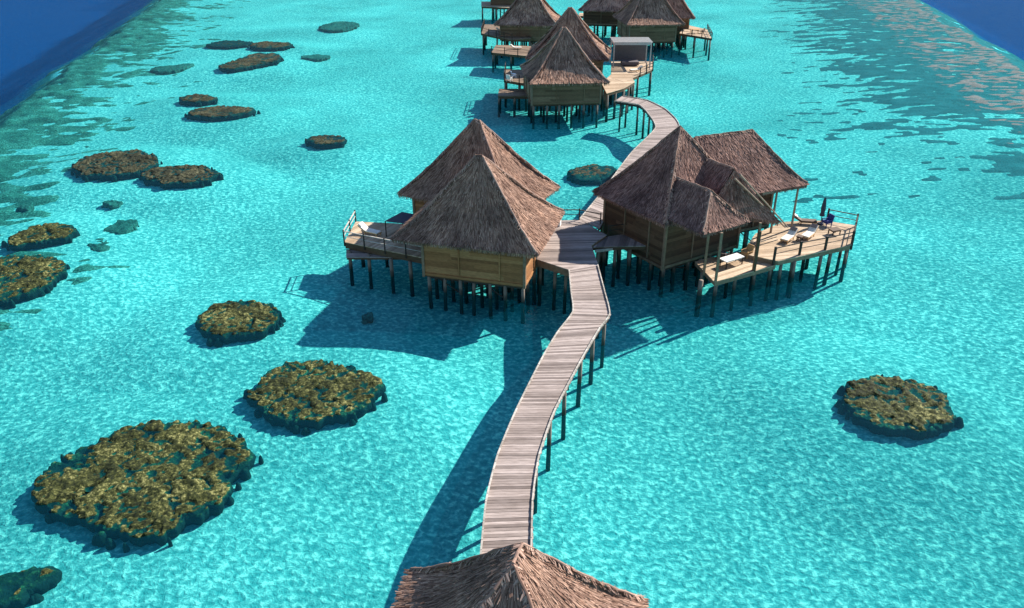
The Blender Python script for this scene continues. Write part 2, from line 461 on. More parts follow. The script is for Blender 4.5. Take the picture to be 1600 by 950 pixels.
def railing(parent, pts, z, h=1.0, post_r=.06, mat='dark_post', rail_mat='dark_post', rails=(1.0, .55), step=1.9, drop=.35):
    mb = MB()
    for a, b in zip(pts[:-1], pts[1:]):
        for k in rails: mb.beam((a[0], a[1], z + h*k - .03), (b[0], b[1], z + h*k - .03), .05 if k < 1 else .09, .04 if k < 1 else .06)
    o = mb.build('railing', rail_mat, parent)
    done = []
    for a, b in zip(pts[:-1], pts[1:]):
        L = math.dist(a, b); n = max(1, round(L/step))
        for i in range(n+1):
            p = (a[0] + (b[0]-a[0])*i/n, a[1] + (b[1]-a[1])*i/n)
            if any(math.dist(p, q) < .3 for q in done): continue
            done.append(p)
            m = MB(); m.box((p[0], p[1], z + (h + .08 - drop)/2), (post_r*2, post_r*2, h + .08 + drop)); m.build('post', mat, o)
    return o

# ------------------------------------------------------------------ furniture
def sun_lounger(loc, rz, label, cushion='cushion_white', head='cushion_grey', frame='tan_wicker', group='sun loungers on the decks'):
    t = thing('sun_lounger', (0, 0, 0), label, 'sun lounger', group)
    f = MB(); f.box((-.35, 0, .27), (1.3, .66, .07)); f.beam((.28, 0, .27), (.95, 0, .68), .66, .06); f.build('frame', frame, t)
    for x in (-.9, .3):
        for y in (-.27, .27):
            m = MB(); m.box((x, y, .12), (.06, .06, .24)); m.build('leg', frame, t)
    c = MB(); c.box((-.35, 0, .35), (1.26, .6, .09)); c.beam((.29, 0, .36), (.9, 0, .73), .6, .09); c.build('cushion', cushion, t)
    p = MB(); p.beam((.62, 0, .64), (.92, 0, .82), .5, .1); p.build('pillow', head, t)
    t.location = loc; t.rotation_euler.z = rz
    return t
def chair(loc, rz, label, seat='tan_wicker', cush='cushion_white', group='deck chairs'):
    t = thing('deck_chair', (0, 0, 0), label, 'chair', group)
    s = MB(); s.box((0, 0, .38), (.62, .62, .12)); s.build('seat', seat, t)
    b = MB(); b.beam((-.28, 0, .42), (-.42, 0, .98), .62, .08); b.build('backrest', seat, t)
    for y in (-.31, .31):
        a = MB(); a.box((0, y, .58), (.62, .07, .06)); a.box((.26, y, .5), (.06, .06, .16)); a.build('armrest', seat, t)
        for x in (-.26, .26):
            l = MB(); l.box((x, y*.9, .16), (.06, .06, .32)); l.build('leg', seat, t)
    c = MB(); c.box((.03, 0, .475), (.52, .5, .07)); c.build('cushion', cush, t)
    t.location = loc; t.rotation_euler.z = rz
    return t
def table(loc, rz, label, w=1.3, d=.8, h=.7, top='white_paint', leg='dark_post', group=None):
    t = thing('deck_table', (0, 0, 0), label, 'table', group)
    m = MB(); m.box((0, 0, h), (w, d, .06)); m.box((0, 0, h-.08), (w*.86, d*.8, .08)); m.build('table_top', top, t)
    for x in (-1, 1):
        for y in (-1, 1):
            l = MB(); l.box((x*(w/2-.1), y*(d/2-.08), h/2-.05), (.07, .07, h-.1)); l.build('leg', leg, t)
    t.location = loc; t.rotation_euler.z = rz
    return t
def parasol(loc, label, canopy='dark_canvas', r=1.5, h=2.3, folded=False):
    t = thing('parasol', loc, label, 'parasol')
    x, y, z = loc
    m = MB(); m.tube((x, y, z), (x, y, z+h), .035); m.build('pole', 'dark_metal', t)
    b = MB(); b.tube((x, y, z), (x, y, z+.1), .28, .24, 12); b.build('base', 'dark_metal', t)
    c = MB(); n = 8
    if folded:
        prof = [(.06, h+.05), (.11, h-.25), (.17, h-.9), (.13, h-1.25), (.19, h-1.55)]
        rings = [[(x + rr*math.cos(2*math.pi*i/12)*(1 + .2*(i % 2)), y + rr*math.sin(2*math.pi*i/12)*(1+.2*(i % 2)), z+zz) for i in range(12)] for rr, zz in prof]
        vs = [p for g in rings for p in g]
        c.add(vs, [(k*12+i, k*12+(i+1) % 12, (k+1)*12+(i+1) % 12, (k+1)*12+i) for k in range(len(prof)-1) for i in range(12)])
    else:
        ring = [(x + r*math.cos(2*math.pi*i/n), y + r*math.sin(2*math.pi*i/n), z+h-.38) for i in range(n)]
        low = [(p[0], p[1], p[2]-.12) for p in ring]
        c.add([(x, y, z+h)] + ring + low, [(0, 1+i, 1+(i+1) % n) for i in range(n)] + [(1+i, 1+n+i, 1+n+(i+1) % n, 1+(i+1) % n) for i in range(n)])
    c.build('canopy', canopy, t)
    return t

# ------------------------------------------------------------------ walkways
def walkway(name, pairs, z, label, pile_at, rail=True, frac_jit=.0):
    loc = ((pairs[0][0][0]+pairs[0][1][0])/2, (pairs[0][0][1]+pairs[0][1][1])/2, 0)
    t = thing(name, loc, label, 'walkway')
    mb = MB(); wm = MB()
    Ls = [Vector((p[0][0], p[0][1], z)) for p in pairs]; Rs = [Vector((p[1][0], p[1][1], z)) for p in pairs]
    def sm(P):
        q = []
        for i in range(len(P)-1):
            p0, p1, p2, p3 = P[max(i-1, 0)], P[i], P[i+1], P[min(i+2, len(P)-1)]
            n = max(2, int((p2-p1).length/.45))
            for k in range(n):
                u = k/n; q.append(.5*((2*p1) + (p2-p0)*u + (2*p0-5*p1+4*p2-p3)*u*u + (3*p1-p0-3*p2+p3)*u**3))
        return q + [P[-1]]
    # resample both sides together
    Lq, Rq = [], []
    for i in range(len(Ls)-1):
        n = max(2, int(((Ls[i+1]-Ls[i]).length + (Rs[i+1]-Rs[i]).length)/2/.19))
        for k in range(n):
            u = k/n
            def cr(P):
                p0, p1, p2, p3 = P[max(i-1, 0)], P[i], P[i+1], P[min(i+2, len(P)-1)]
                return p1.lerp(p2, u)*.5 + .5*.5*((2*p1) + (p2-p0)*u + (2*p0-5*p1+4*p2-p3)*u*u + (3*p1-p0-3*p2+p3)*u**3)
            Lq.append(cr(Ls)); Rq.append(cr(Rs))
    Lq.append(Ls[-1]); Rq.append(Rs[-1])
    for i in range(len(Lq)-1):
        a, b, c, d = Lq[i], Rq[i], Rq[i+1], Lq[i+1]
        g = .05; zz = Vector((0, 0, random.uniform(-.008, .008)))
        a2, b2, c2, d2 = a.lerp(d, g), b.lerp(c, g), c.lerp(b, g), d.lerp(a, g)
        e = random.uniform(-.02, .03)
        b2 = b2 + (b-a).normalized()*e; c2 = c2 + (b-a).normalized()*e
        th = Vector((0, 0, .06))
        mb.hexa([p - th + zz for p in (a2, b2, c2, d2)], [p + zz for p in (a2, b2, c2, d2)])
    deck = mb.build('plank_deck', 'plank', t)
    for side, Q, O in ((0, Lq, Rq), (1, Rq, Lq)):
        cb = MB(); st = MB()
        for i in range(0, len(Q)-3, 3):
            j = min(i+3, len(Q)-1)
            u = (O[i]-Q[i]).normalized()*.05; w = (O[j]-Q[j]).normalized()*.05
            cb.beam(Q[i] + u + Vector((0, 0, .075)), Q[j] + w + Vector((0, 0, .06)), .075, .08)
            st.beam(Q[i] + u*3 - Vector((0, 0, .2)), Q[j] + w*3 - Vector((0, 0, .2)), .1, .26)
        if rail: cb.build('edge_rail', 'pale_rail', t)
        st.build('side_beam', 'dark_post', t)
    for k in pile_at:
        i = min(int(k*(len(Lq)-1)), len(Lq)-1)
        u = (Rq[i]-Lq[i])
        for f in (.13, .87):
            p = Lq[i] + u*f; pile(t, p.x, p.y, z-.3, .13)
        m = MB(); m.beam(Lq[i] + u*.03 - Vector((0, 0, .42)), Rq[i] - u*.03 - Vector((0, 0, .42)), .16, .16); m.build('cross_beam', 'dark_post', t)
    return t

DK = 2.2
main_pairs = [((-1.75, 17.5), (.62, 17.5)), ((-1.45, 22.48, 2.20), (0.70, 22.48, 2.20)), ((-1.36, 25.48, 2.20), (0.87, 25.62, 2.20)), ((-1.23, 28.68, 2.20), (1.00, 28.77, 2.20)), ((-0.76, 31.95, 2.20), (1.39, 31.95, 2.20)),
 ((0.17, 35.78, 2.20), (2.34, 35.78, 2.20)), ((1.76, 41.19, 2.20), (4.29, 41.33, 2.20)), ((2.83, 44.28, 2.20), (5.57, 44.69, 2.20)), ((3.98, 47.03, 2.20), (6.49, 46.76, 2.20)),
 ((4.05, 50.14, 2.20), (6.47, 50.34, 2.20)), ((4.14, 53.83, 2.20), (6.40, 54.73, 2.20))]
walkway('boardwalk', main_pairs, DK, 'long curving plank boardwalk with pale edge rails rising from the bottom pavilion', [.02, .12, .22, .31, .40, .49, .57, .66, .735, .80, .9, .97])
far_pairs = [((5.67, 63.66, 2.20), (7.21, 61.66, 2.20)), ((8.07, 70.00, 2.20), (9.47, 68.48, 2.20)), ((12.44, 82.43, 2.20), (14.62, 81.31, 2.20)), ((16.64, 92.46, 2.20), (19.62, 93.30, 2.20)), ((16.70, 99.87, 2.20), (19.40, 100.83, 2.20)), ((16.16, 103.47, 2.20), (17.75, 105.89, 2.20)), ((13.36, 105.54, 2.20), (14.71, 108.40, 2.20))]
walkway('boardwalk', far_pairs, DK, 'short plank boardwalk bending behind the right bungalow towards the far group', [.05, .2, .35, .5, .6, .68, .75, .82, .88, .93, .98])

# ------------------------------------------------------------------ bungalow A (left of the boardwalk)
def cs2(l): return [Vector((p[0], p[1], 0)) for p in l]
A = thing('overwater_bungalow', (-3.02, 57.35, 0.00), 'left front bungalow with two steep thatched roofs, beside the boardwalk bend', 'bungalow', 'thatched bungalows on stilts')
a1, e1, e2 = rect((-8.75, 54.35), (.9648, -.263), 10.9, 8.6)
ctr = centre(a1)
hip_roof(A, a1, 4.45, [(ctr[0]-.25, ctr[1]), (ctr[0]+.2, ctr[1]-.1)], 9.75, density=135, blen=.5, bwid=.05, seed=11)
a2 = cs2([(-9.5, 64.0), (.3, 58.8), (4.0, 65.7), (-5.7, 71.0)])
c2 = centre(a2)
hip_roof(A, a2, 4.45, [(c2[0]-.3, c2[1]+.1), (c2[0]+.1, c2[1]-.1)], 10.3, density=135, blen=.5, bwid=.05, seed=12)
w1 = inset(a1, .75, 1.1, .6, 2.05)
board_wall(A, w1, 1.45, 4.5, 'wall_board')
floor_slab(A, inset(w1, .05, .05, .05, .05), 1.46, .22)
pile_grid(A, inset(w1, .25, .25, .3, .25), 1.25, 7, 5, .14, .15)
w2 = inset(a2, .9, .9, .9, .9)
board_wall(A, w2, 1.75, 4.5, 'wall_board')
floor_slab(A, inset(w2, .05, .05, .05, .05), 1.76, .22)
pile_grid(A, inset(w2, .25, .25, .3, .25), 1.55, 5, 4, .14, .3)
# left sun deck
ad = [(-13.37, 59.32), (-6.44, 56.10), (-8.60, 63.14), (-13.21, 63.72)]
plank_deck(A, ad, 2.0, R(60), 'deck_wood', fh=.5)
railing(A, [ad[1], ad[0], ad[3]], 2.0, .95, .05, 'dark_post', 'pale_rail')
low = [(-13.00, 57.78), (-7.28, 57.78), (-7.40, 59.03), (-13.32, 59.54)]
plank_deck(A, low, 1.35, R(0), 'plank', fh=.15, name='lower_step')
for x, y in [(-12.90, 58.68), (-11.28, 58.05), (-9.41, 57.18), (-7.87, 56.70), (-12.74, 62.86), (-10.70, 62.86)]: pile(A, x, y, 1.5, .15)
sh = thing('sunshade', (-9.78, 63.14, 2.00), 'low dark blue canvas sunshade on posts, half under the left bungalow eave', 'sunshade')
q = [(-10.17, 60.45), (-7.62, 59.63), (-7.30, 61.57), (-9.07, 62.44)]
m = MB(); m.prism(q, 3.3, 3.36); m.build('canopy', 'dark_canvas', sh)
for x, y in q:
    m = MB(); m.tube((x, y, 2.0), (x, y, 3.3), .05); m.build('post', 'dark_post', sh)
sun_lounger((-11.58, 60.91, 2.00), R(150), 'cream cushioned lounger beside the dark blue canvas sunshade', head='cushion_white')

# platform between A, the boardwalk and B
plat = thing('deck_platform', (5.44, 63.04, 0.00), 'irregular plank platform joining the left front bungalow to the boardwalk', 'platform')
pp = [(1.74, 55.66), (4.14, 53.71), (6.41, 54.84), (6.22, 58.21), (7.64, 60.30), (5.67, 63.66), (3.56, 63.66)]
plank_deck(plat, pp, 2.195, R(3), 'plank', fh=.55, fascia='post_wood')
for x, y in [(2.18, 55.77), (3.26, 54.96), (4.04, 54.39), (6.09, 56.13), (6.10, 57.96), (7.22, 60.16), (5.62, 62.93), (4.00, 62.65), (4.88, 59.90), (5.40, 56.73)]: pile(plat, x, y, 1.6, .13)
rb = [(3.56, 63.66), (5.67, 63.66)]
railing(plat, rb + [(7.36, 62.65)], 2.2, .9, .045)
mm = MB(); q = (3.66, 62.36, 2.20); mm.box((q[0], q[1], 2.75), (.75, .5, 1.05), R(-15)); mm.build('storage_box', 'white_paint', plat)
ramp_t = thing('plank_ramp', (9.33, 63.73, 0.00), 'shaded plank ramp between the platform and the right bungalow with a pale front beam', 'ramp')
rp = [(6.34, 58.30), (7.78, 60.51), (11.03, 61.46), (10.60, 58.55)]
plank_deck(ramp_t, rp, 2.0, R(75), 'plank', fh=.25, name='plank_deck')
mm = MB(); a_, b_ = (6.53, 58.15, 1.90), (10.19, 59.17, 1.90); mm.beam((a_[0], a_[1]-.08, 1.75), (b_[0], b_[1]-.08, 1.75), .1, .2); mm.build('front_beam', 'pale_rail', ramp_t)
for x, y in [(6.83, 58.68), (8.22, 58.93), (9.42, 59.19), (7.45, 59.84), (8.80, 60.37), (10.43, 60.91)]: pile(ramp_t, x, y, 1.6, .15)
railing(ramp_t, [(7.78, 60.51), (9.68, 61.18)], 2.0, .9, .045)

# ------------------------------------------------------------------ bungalow B (right of the boardwalk)
B = thing('overwater_bungalow', (14.34, 58.54, 0.00), 'right bungalow with several joined thatched roofs, a porch and a furnished sun deck', 'bungalow', 'thatched bungalows on stilts')
u = Vector((.845, .536, 0)).normalized(); w = Vector((.536, -.845, 0)).normalized()     # along the front right face / towards the front
bl = Vector((6.75, 63.3, 0)); bf = bl + w*8.7
b1 = [bf, bf + u*9.6, bl + u*9.6, bl]           # ccw from the front corner
apex = (13.15, 62.3)
hip_roof(B, b1, 4.9, [apex], 10.5, density=135, blen=.5, bwid=.05, mat='thatch_brown', seed=21)
wb = inset(b1, .6, .8, .7, .7)
board_wall(B, wb, .85, 4.95, 'dark_board', .26)
floor_slab(B, inset(wb, .05, .05, .05, .05), .86, .2)
pile_grid(B, inset(wb, .2, .25, .3, .3), .66, 7, 6, .15, .2)
# rear wing B2
r0, r1 = Vector((14.6, 63.2, 0)), Vector((19.75, 65.3, 0))
ru = (r1 - r0).normalized(); rw = Vector((ru.y, -ru.x, 0))
f0 = r0 + rw*4.3 - ru*.2; f1 = r1 + rw*4.1 + ru*2.9; k1 = r1 - rw*4.2 + ru*3.0; k0 = r0 - rw*4.2
hip_roof(B, [f0, f1, k1, k0], 5.75, [r0, r1], 9.35, density=135, blen=.5, bwid=.05, mat='thatch_brown', seed=22)
w3 = [f0 + ru*.3 - rw*2.2, f1 - ru*1.5 - rw*2.2, k1 - ru*.9 + rw*.8, k0 + rw*.8]
board_wall(B, w3, 1.5, 5.75, 'dark_board', .26)
pile_grid(B, w3, 1.5, 4, 3, .14, .2)
m = MB(); p0 = f0 + ru*4.2; m.beam((f1.x - rw.x*.15 - ru.x*.3, f1.y - rw.y*.15 - ru.y*.3, 5.5), (p0.x - rw.x*.15, p0.y - rw.y*.15, 5.5), .16, .2); m.build('porch_beam', 'pole_wood', B)
for p in (f1 - rw*.4 - ru*.5, f1 - rw*.4 - ru*2.6, f1 - rw*3.5 - ru*.5):
    m = MB(); m.tube((p.x, p.y, 1.6), (p.x, p.y, 5.6), .1, .09); m.build('porch_post', 'pole_wood', B)
q = f1 - ru*4.0 - rw*2.15
m = MB(); m.box((q.x + rw.x*.03, q.y + rw.y*.03, 3.2), (1.5, .1, 2.4), math.atan2(ru.y, ru.x)); dr = m.build('door', 'glass_dark', B)
m = MB(); m.box((q.x + rw.x*.1 - ru.x*.3, q.y + rw.y*.1 - ru.y*.3, 3.3), (.35, .06, 1.9), math.atan2(ru.y, ru.x)); m.build('curtain', 'curtain', dr)
# front porch roof B3
pf = Vector((13.65, 53.45, 0)); pr_ = pf + u*4.6; back = -w
s3 = [pf, pr_, pr_ + back*5.6, pf + back*5.6]
rid = pf + u*2.25 + back*1.85; rid2 = pf + u*2.25 + back*5.4
c3 = [(p.x, p.y, 5.2) for p in s3]; rz3 = 7.35
R3a, R3b = (rid.x, rid.y, rz3), (rid2.x, rid2.y, rz3)
roof(B, [(c3[0], c3[1], R3a, R3a), (c3[1], c3[2], R3b, R3a), (c3[3], c3[0], R3a, R3b)], 135, .48, .05, 'thatch_brown',
     caps=[(R3a, c3[0]), (R3a, c3[1]), (R3a, R3b)], cap_r=.08, seed=23, soffit=([(p[0], p[1], 5.02) for p in c3], [(0, 1, 2, 3)]))
# side dormer B4 with its gable of crossed poles
gp = Vector((16.9, 59.3, 8.05)); gb = gp + back*3.2 ; gr = Vector((21.0, 61.5, 3.0)) + Vector((0, 0, .55)); gl = gp + (-u)*2.4 + Vector((0, 0, -2.6))
grb = gr + back*3.2; glb = gl + back*3.2
roof(B, [(tuple(gr), tuple(grb), tuple(gb), tuple(gp)), (tuple(glb), tuple(gl), tuple(gp), tuple(gb)),
    (tuple(gl + w*.5), tuple(gr + w*1.0 - Vector((0, 0, .3))), tuple(gp + w*.1), tuple(gp + w*.1))], 135, .48, .05, 'thatch_brown',
     caps=[(tuple(gp), tuple(gb))], cap_r=.08, seed=24)
for off, ex in ((.55, .35), (1.0, .1)):
    a = gp + w*off - u*.35 + Vector((0, 0, -1.1 + off)); b = gr + (gr-gp).normalized()*(1.4+ex) + w*off
    m = MB(); m.tube(a, b, .075, .06, 8); m.build('roof_pole', 'pole_wood', B)
# porch deck and posts
pd = [(14.94, 53.42), (20.35, 56.45), (19.10, 59.40), (14.19, 57.17)]
plank_deck(B, pd, 1.3, math.atan2(u.y, u.x), 'deck_wood', fh=.3, name='porch_deck', fascia='post_wood')
for x, y in [(15.04, 53.63), (18.33, 55.53), (14.51, 55.18)]:
    m = MB(); m.box((x, y, 3.15), (.17, .17, 4.0)); m.build('porch_post', 'post_wood', B)
m = MB(); q = [(18.35, 55.41)]; m.box((q[0][0], q[0][1], 2.9), (.2, .2, 3.3)); m.build('porch_post', 'dark_board', B)
for x, y in [(15.18, 53.85), (16.85, 54.85), (18.54, 55.76), (19.99, 56.57), (14.54, 55.76), (16.87, 56.93)]: pile(B, x, y, 1.0, .14)
pile(B, *(14.06, 53.96, 1.30)[:2], 1.2, .2)
# main sun deck
md = [(18.01, 57.74), (20.39, 56.29), (27.13, 59.37), (29.08, 63.60), (26.67, 64.78), (23.28, 64.48), (20.09, 61.77)]
plank_deck(B, md, 1.7, R(8), 'deck_wood', fh=.34, name='sun_deck', fascia='post_wood')
railing(B, [(20.08, 56.41), (22.38, 57.49), (24.72, 58.48), (27.27, 59.63)], 1.7, 1.05, .08, 'dark_post', 'dark_post', step=9, drop=.5)
railing(B, [(27.27, 59.63), (28.97, 63.32), (27.00, 64.63)], 1.7, 1.05, .06, 'dark_post', 'dark_post', step=2.5, drop=.3)
for x, y in [(20.82, 56.76), (21.86, 57.25), (21.93, 57.00), (24.47, 58.36), (26.96, 59.63), (27.04, 60.82), (25.50, 59.12), (23.67, 59.76), (20.55, 57.86), (18.88, 57.25), (28.17, 62.19), (24.98, 62.19)]: pile(B, x, y, 1.35, .14)
sun_lounger((22.43, 60.42, 1.70), R(50), 'cream lounger with dark pillow, left of the pair on the right bungalow deck')
sun_lounger((24.31, 61.09, 1.70), R(50), 'cream lounger with dark pillow, right of the pair on the right bungalow deck')
sun_lounger((24.79, 63.89, 1.70), R(170), 'dark lounger with a white towel under the rear porch roof of the right bungalow', 'brown_wicker', 'cushion_white', 'brown_wicker')
chair((26.54, 63.46, 1.70), R(200), 'blue deck chair at the rear corner of the right bungalow sun deck', 'blue_fabric', 'blue_fabric')
parasol((26.20, 63.89, 1.70), 'folded dark blue parasol standing behind the blue deck chair', 'dark_canvas', 1.2, 2.3, True)
table((23.27, 60.29, 1.70), R(50), 'little dark side table between the pair of cream loungers', .5, .5, .4, 'brown_wicker')
table((26.54, 61.63, 1.70), R(20), 'small brown table near the right end railing of the right bungalow sun deck', .9, .7, .45, 'brown_wicker')
table((16.85, 56.45, 1.30), R(32), 'long white table under the thatched front porch of the right bungalow', 1.9, .8, .62)
chair((18.40, 57.90, 1.30), R(215), 'tan wicker chair beside the white table under the front porch', 'tan_wicker', 'tan_wicker')
chair((16.51, 57.53, 1.30), R(-40), 'dark wicker chair behind the white table under the front porch', 'brown_wicker', 'cushion_grey')

# ------------------------------------------------------------------ front gatehouse roof
Gt = thing('thatched_pavilion', (.4, 19, 0), 'thatched pavilion roof at the bottom edge over the start of the boardwalk', 'pavilion')
g0 = Vector((-3.81, 22.32, 4.40)); g1 = Vector((4.72, 20.97, 4.40)); gd = (g1 - g0).normalized(); gn = Vector((gd.y, -gd.x, 0)); L = (g1 - g0).length
gc = [g0 + gn*L, g1 + gn*L, g1, g0]
Pb, Pf = (0.31, 19.39, 8.50), (0.04, 18.49, 8.50)
gq = [(p.x, p.y, 4.4) for p in gc]
roof(Gt, [(gq[0], gq[1], Pf, Pf), (gq[1], gq[2], Pb, Pf), (gq[2], gq[3], Pb, Pb), (gq[3], gq[0], Pf, Pb)], 250, .5, .034, 'thatch',
     caps=[(Pf, gq[0]), (Pf, gq[1]), (Pb, gq[2]), (Pb, gq[3]), (Pb, Pf)], cap_r=.055, seed=31, soffit=([(p[0], p[1], 4.2) for p in gq], [(0, 1, 2, 3)]))
board_wall(Gt, inset(gc, 1.1, 1.1, 1.1, 1.1), 3.3, 4.4, 'wall_board', posts=False)
for p in inset(gc, 1.2, 1.2, 1.2, 1.2):
    m = MB(); m.tube((p.x, p.y, 2.2), (p.x, p.y, 4.4), .12); m.build('corner_post', 'post_wood', Gt)
    pile(Gt, p.x, p.y, 2.1, .16)
floor_slab(Gt, inset(gc, .9, .9, .9, .9), 2.1, .25, name='floor')

# ------------------------------------------------------------------ bungalow C and the ones behind
SHADE_TONED = []
def far_bungalow(label, roofs, walls, decks, seed, wmat='far_board', dens=30, dmat='deck_wood'):
    base = walls[0][0][0]
    t = thing('overwater_bungalow', (base[0], base[1], 0), label, 'bungalow', 'thatched bungalows on stilts')
    for i, (cs, ze, rg, zr) in enumerate(roofs):
        hip_roof(t, cs, ze, rg, zr, density=dens, blen=.75, bwid=.12, seed=seed*10 + i, cap_r=.13, sag=.10)
    for cs, z0, z1 in walls:
        board_wall(t, cs, z0, z1, wmat, .3)
        floor_slab(t, inset(cs, .05, .05, .05, .05), z0 + .01, .25)
        pile_grid(t, inset(cs, .3, .3, .3, .3), z0 - .22, 6, 4, .16, .2)
    for poly, z, ang, rail in decks:
        plank_deck(t, poly, z, ang, 'post_wood' if poly in SHADE_TONED else dmat, .3, fh=.35)
        if rail: railing(t, rail, z, 1.0, .07, step=2.4)
        n = len(poly); cx = sum(p[0] for p in poly)/n; cy = sum(p[1] for p in poly)/n
        for i in range(n):
            a, b = poly[i], poly[(i+1) % n]
            for f in ((0, .5) if math.dist(a, b) > 4 else (0,)):
                x, y = a[0]+(b[0]-a[0])*f, a[1]+(b[1]-a[1])*f
                pile(t, cx+(x-cx)*.93, cy+(y-cy)*.93, z-.3, .17)
    return t
rC1, _, _ = rect((2.3, 105.5), (1, .09), 10.4, 11.6)
cC = centre(rC1)
cf = (14.13, 126.51, 4.40); cl = (2.04, 119.56, 4.40)
rC2, _, _ = rect((cl[0], cl[1]+3.5), (1, -.12), 12.3, 9.5)
cC2 = centre(rC2)
wC1 = inset(rC1, .9, .9, .8, .4); wC2 = inset(rC2, 1, 1, 1, 1)
dC1 = [(12.81, 109.89), (15.53, 112.97), (17.59, 117.05), (17.57, 121.86), (14.77, 122.31), (12.74, 116.22)]
dC2 = [(16.03, 117.05), (21.55, 126.06), (22.48, 132.09), (15.84, 132.09), (14.48, 119.63)]
dC3 = [(-1.11, 118.33), (3.16, 114.98), (3.43, 126.06), (-0.98, 126.06)]
dC4 = [(-1.96, 112.72), (2.67, 112.72), (2.77, 117.48), (-1.85, 117.48)]
SHADE_TONED += [dC3, dC4]  # darker planks paint the roof shade into these two decks
C = far_bungalow('bungalow at the end of the short bending boardwalk, round deck on its right',
    [(rC1, 4.45, [(cC[0]-.2, cC[1]), (cC[0]+.2, cC[1])], 10.35), (rC2, 4.45, [(cC2[0]-.2, cC2[1]), (cC2[0]+.2, cC2[1])], 10.9)],
    [(wC1, 1.6, 4.5), (wC2, 1.6, 4.5)],
    [(dC1, 2.2, R(10), None), (dC2, 2.21, R(0), [(19.00, 121.86), (21.55, 126.06), (22.48, 132.09)]), (dC3, 2.2, R(0), [(3.16, 114.98), (-1.11, 118.33), (-0.98, 126.06)]), (dC4, 1.2, R(0), None)], 4)
pg = thing('pergola', (19.14, 130.02, 2.20), 'white framed pergola with shading panels on the deck right of the middle top bungalow', 'pergola')
pq = [(15.58, 127.03), (21.20, 127.03), (22.29, 134.22), (16.38, 134.22)]
pq = [(pq[0][0], pq[0][1]), (pq[1][0], pq[1][1]), (pq[1][0], pq[1][1]+4.2), (pq[0][0], pq[0][1]+4.2)]
for x, y in pq:
    m = MB(); m.box((x, y, 3.95), (.18, .18, 3.5)); m.build('post', 'canvas_white', pg)
m = MB()
for i in range(4): m.beam((*pq[i], 5.75), (*pq[(i+1) % 4], 5.75), .2, .28)
m.build('top_beam', 'canvas_white', pg)
m = MB()
for i in range(9):
    f = i/8; y = pq[0][1] + 4.2*f
    m.beam((pq[0][0]-.2, y, 6.0), (pq[1][0]+.2, y, 6.0), .2, .1)
m.build('slat_roof', 'canvas_white', pg)
m = MB(); m.box(((pq[0][0]+pq[1][0])/2 + .1, pq[0][1]+4.1, 4.0), (pq[1][0]-pq[0][0]-.4, .06, 3.0)); m.build('back_panel', 'cushion_grey', pg)
m = MB(); m.box(((pq[0][0]+pq[1][0])/2, pq[0][1]+2.2, 2.6), (2.6, 2.0, .5)); m.build('daybed', 'cushion_grey', pg)
sun_lounger((18.73, 124.11, 2.21), R(20), 'white lounger in front of the white pergola', head='cushion_white')
chair((0.28, 119.63, 2.20), R(10), 'pale blue chair on the shaded deck left of the round deck bungalow', 'pale_blue', 'pale_blue')
chair((-0.37, 117.48, 2.20), R(60), 'white chair at the left corner of the deck of the bungalow with the round deck', 'white_paint', 'white_paint')

# D right behind
dl = (19.93, 155.60, 4.40); rD, _, _ = rect((dl[0]+1.2, dl[1]-.6), (1, .10), 10.9, 12)
cD = centre(rD); wD = inset(rD, 1.0, 1.3, 1, .8)
rD2, _, _ = rect((dl[0]+6.5, dl[1]+9), (1, -.1), 9, 9); cD2 = centre(rD2)
dD = [(31.83, 159.51), (36.65, 153.78), (38.03, 164.08), (34.90, 170.55)]
dDs = [(14.43, 182.14), (22.35, 179.34), (23.24, 187.00), (14.79, 187.00)]
D = far_bungalow('bungalow at the upper right, grey board front, small deck on its right',
    [(rD, 4.4, [(cD[0]-.6, cD[1]), (cD[0]+.6, cD[1])], 11.2), (rD2, 4.4, [(cD2[0], cD2[1])], 10.8)],
    [(wD, 1.2, 4.5), (inset(rD2, 1, 1, 1, 1), 1.2, 4.5)],
    [(dD, 2.2, R(0), [(32.18, 158.78), (36.65, 153.78), (38.03, 164.08)]), (dDs, 2.2, R(0), None)], 5)
table((34.63, 159.51, 2.20), R(0), 'tan table on the right deck of the upper right bungalow', 1.6, 1.1, .7, 'tan_wicker', 'tan_wicker')
chair((36.08, 159.51, 2.20), R(180), 'tan chair on the right deck of the upper right bungalow', 'tan_wicker', 'cushion_white')

# E left behind, F and G at the top edge
el = (-3.30, 155.60, 4.40); rE, _, _ = rect((el[0], el[1]), (.98, -.14), 11.8, 10)
cE = centre(rE)
dE = [(-5.83, 159.51), (0.00, 152.41), (3.52, 153.78), (3.84, 168.89), (-5.56, 170.55)]
dE2 = [(-3.53, 143.16), (3.23, 139.67), (3.44, 149.35), (-2.89, 150.65)]
E = far_bungalow('bungalow at the upper left with two white loungers on its shaded deck',
    [(rE, 4.4, [(cE[0]-.2, cE[1]), (cE[0]+.2, cE[1])], 11.0)], [(inset(rE, 1, 1.2, 1, 1), 1.6, 4.5)],
    [(dE, 2.2, R(0), [(0.00, 152.41), (-5.83, 159.51), (-5.56, 170.55)]), (dE2, 1.6, R(0), [(3.23, 139.67), (-3.53, 143.16)])], 6, dmat='post_wood')  # darker deck wood here too, with the roof's shade put into the colour
sun_lounger((-2.08, 161.01, 2.20), R(175), 'white lounger on the upper deck of the upper left bungalow', head='cushion_white')
sun_lounger((0.67, 146.20, 1.60), R(178), 'white lounger on the lower step of the upper left bungalow', head='cushion_white')
fl = (13.63, 172.45, 4.40); rF, _, _ = rect((fl[0], fl[1]+2), (.97, -.2), 12, 10); cF = centre(rF)
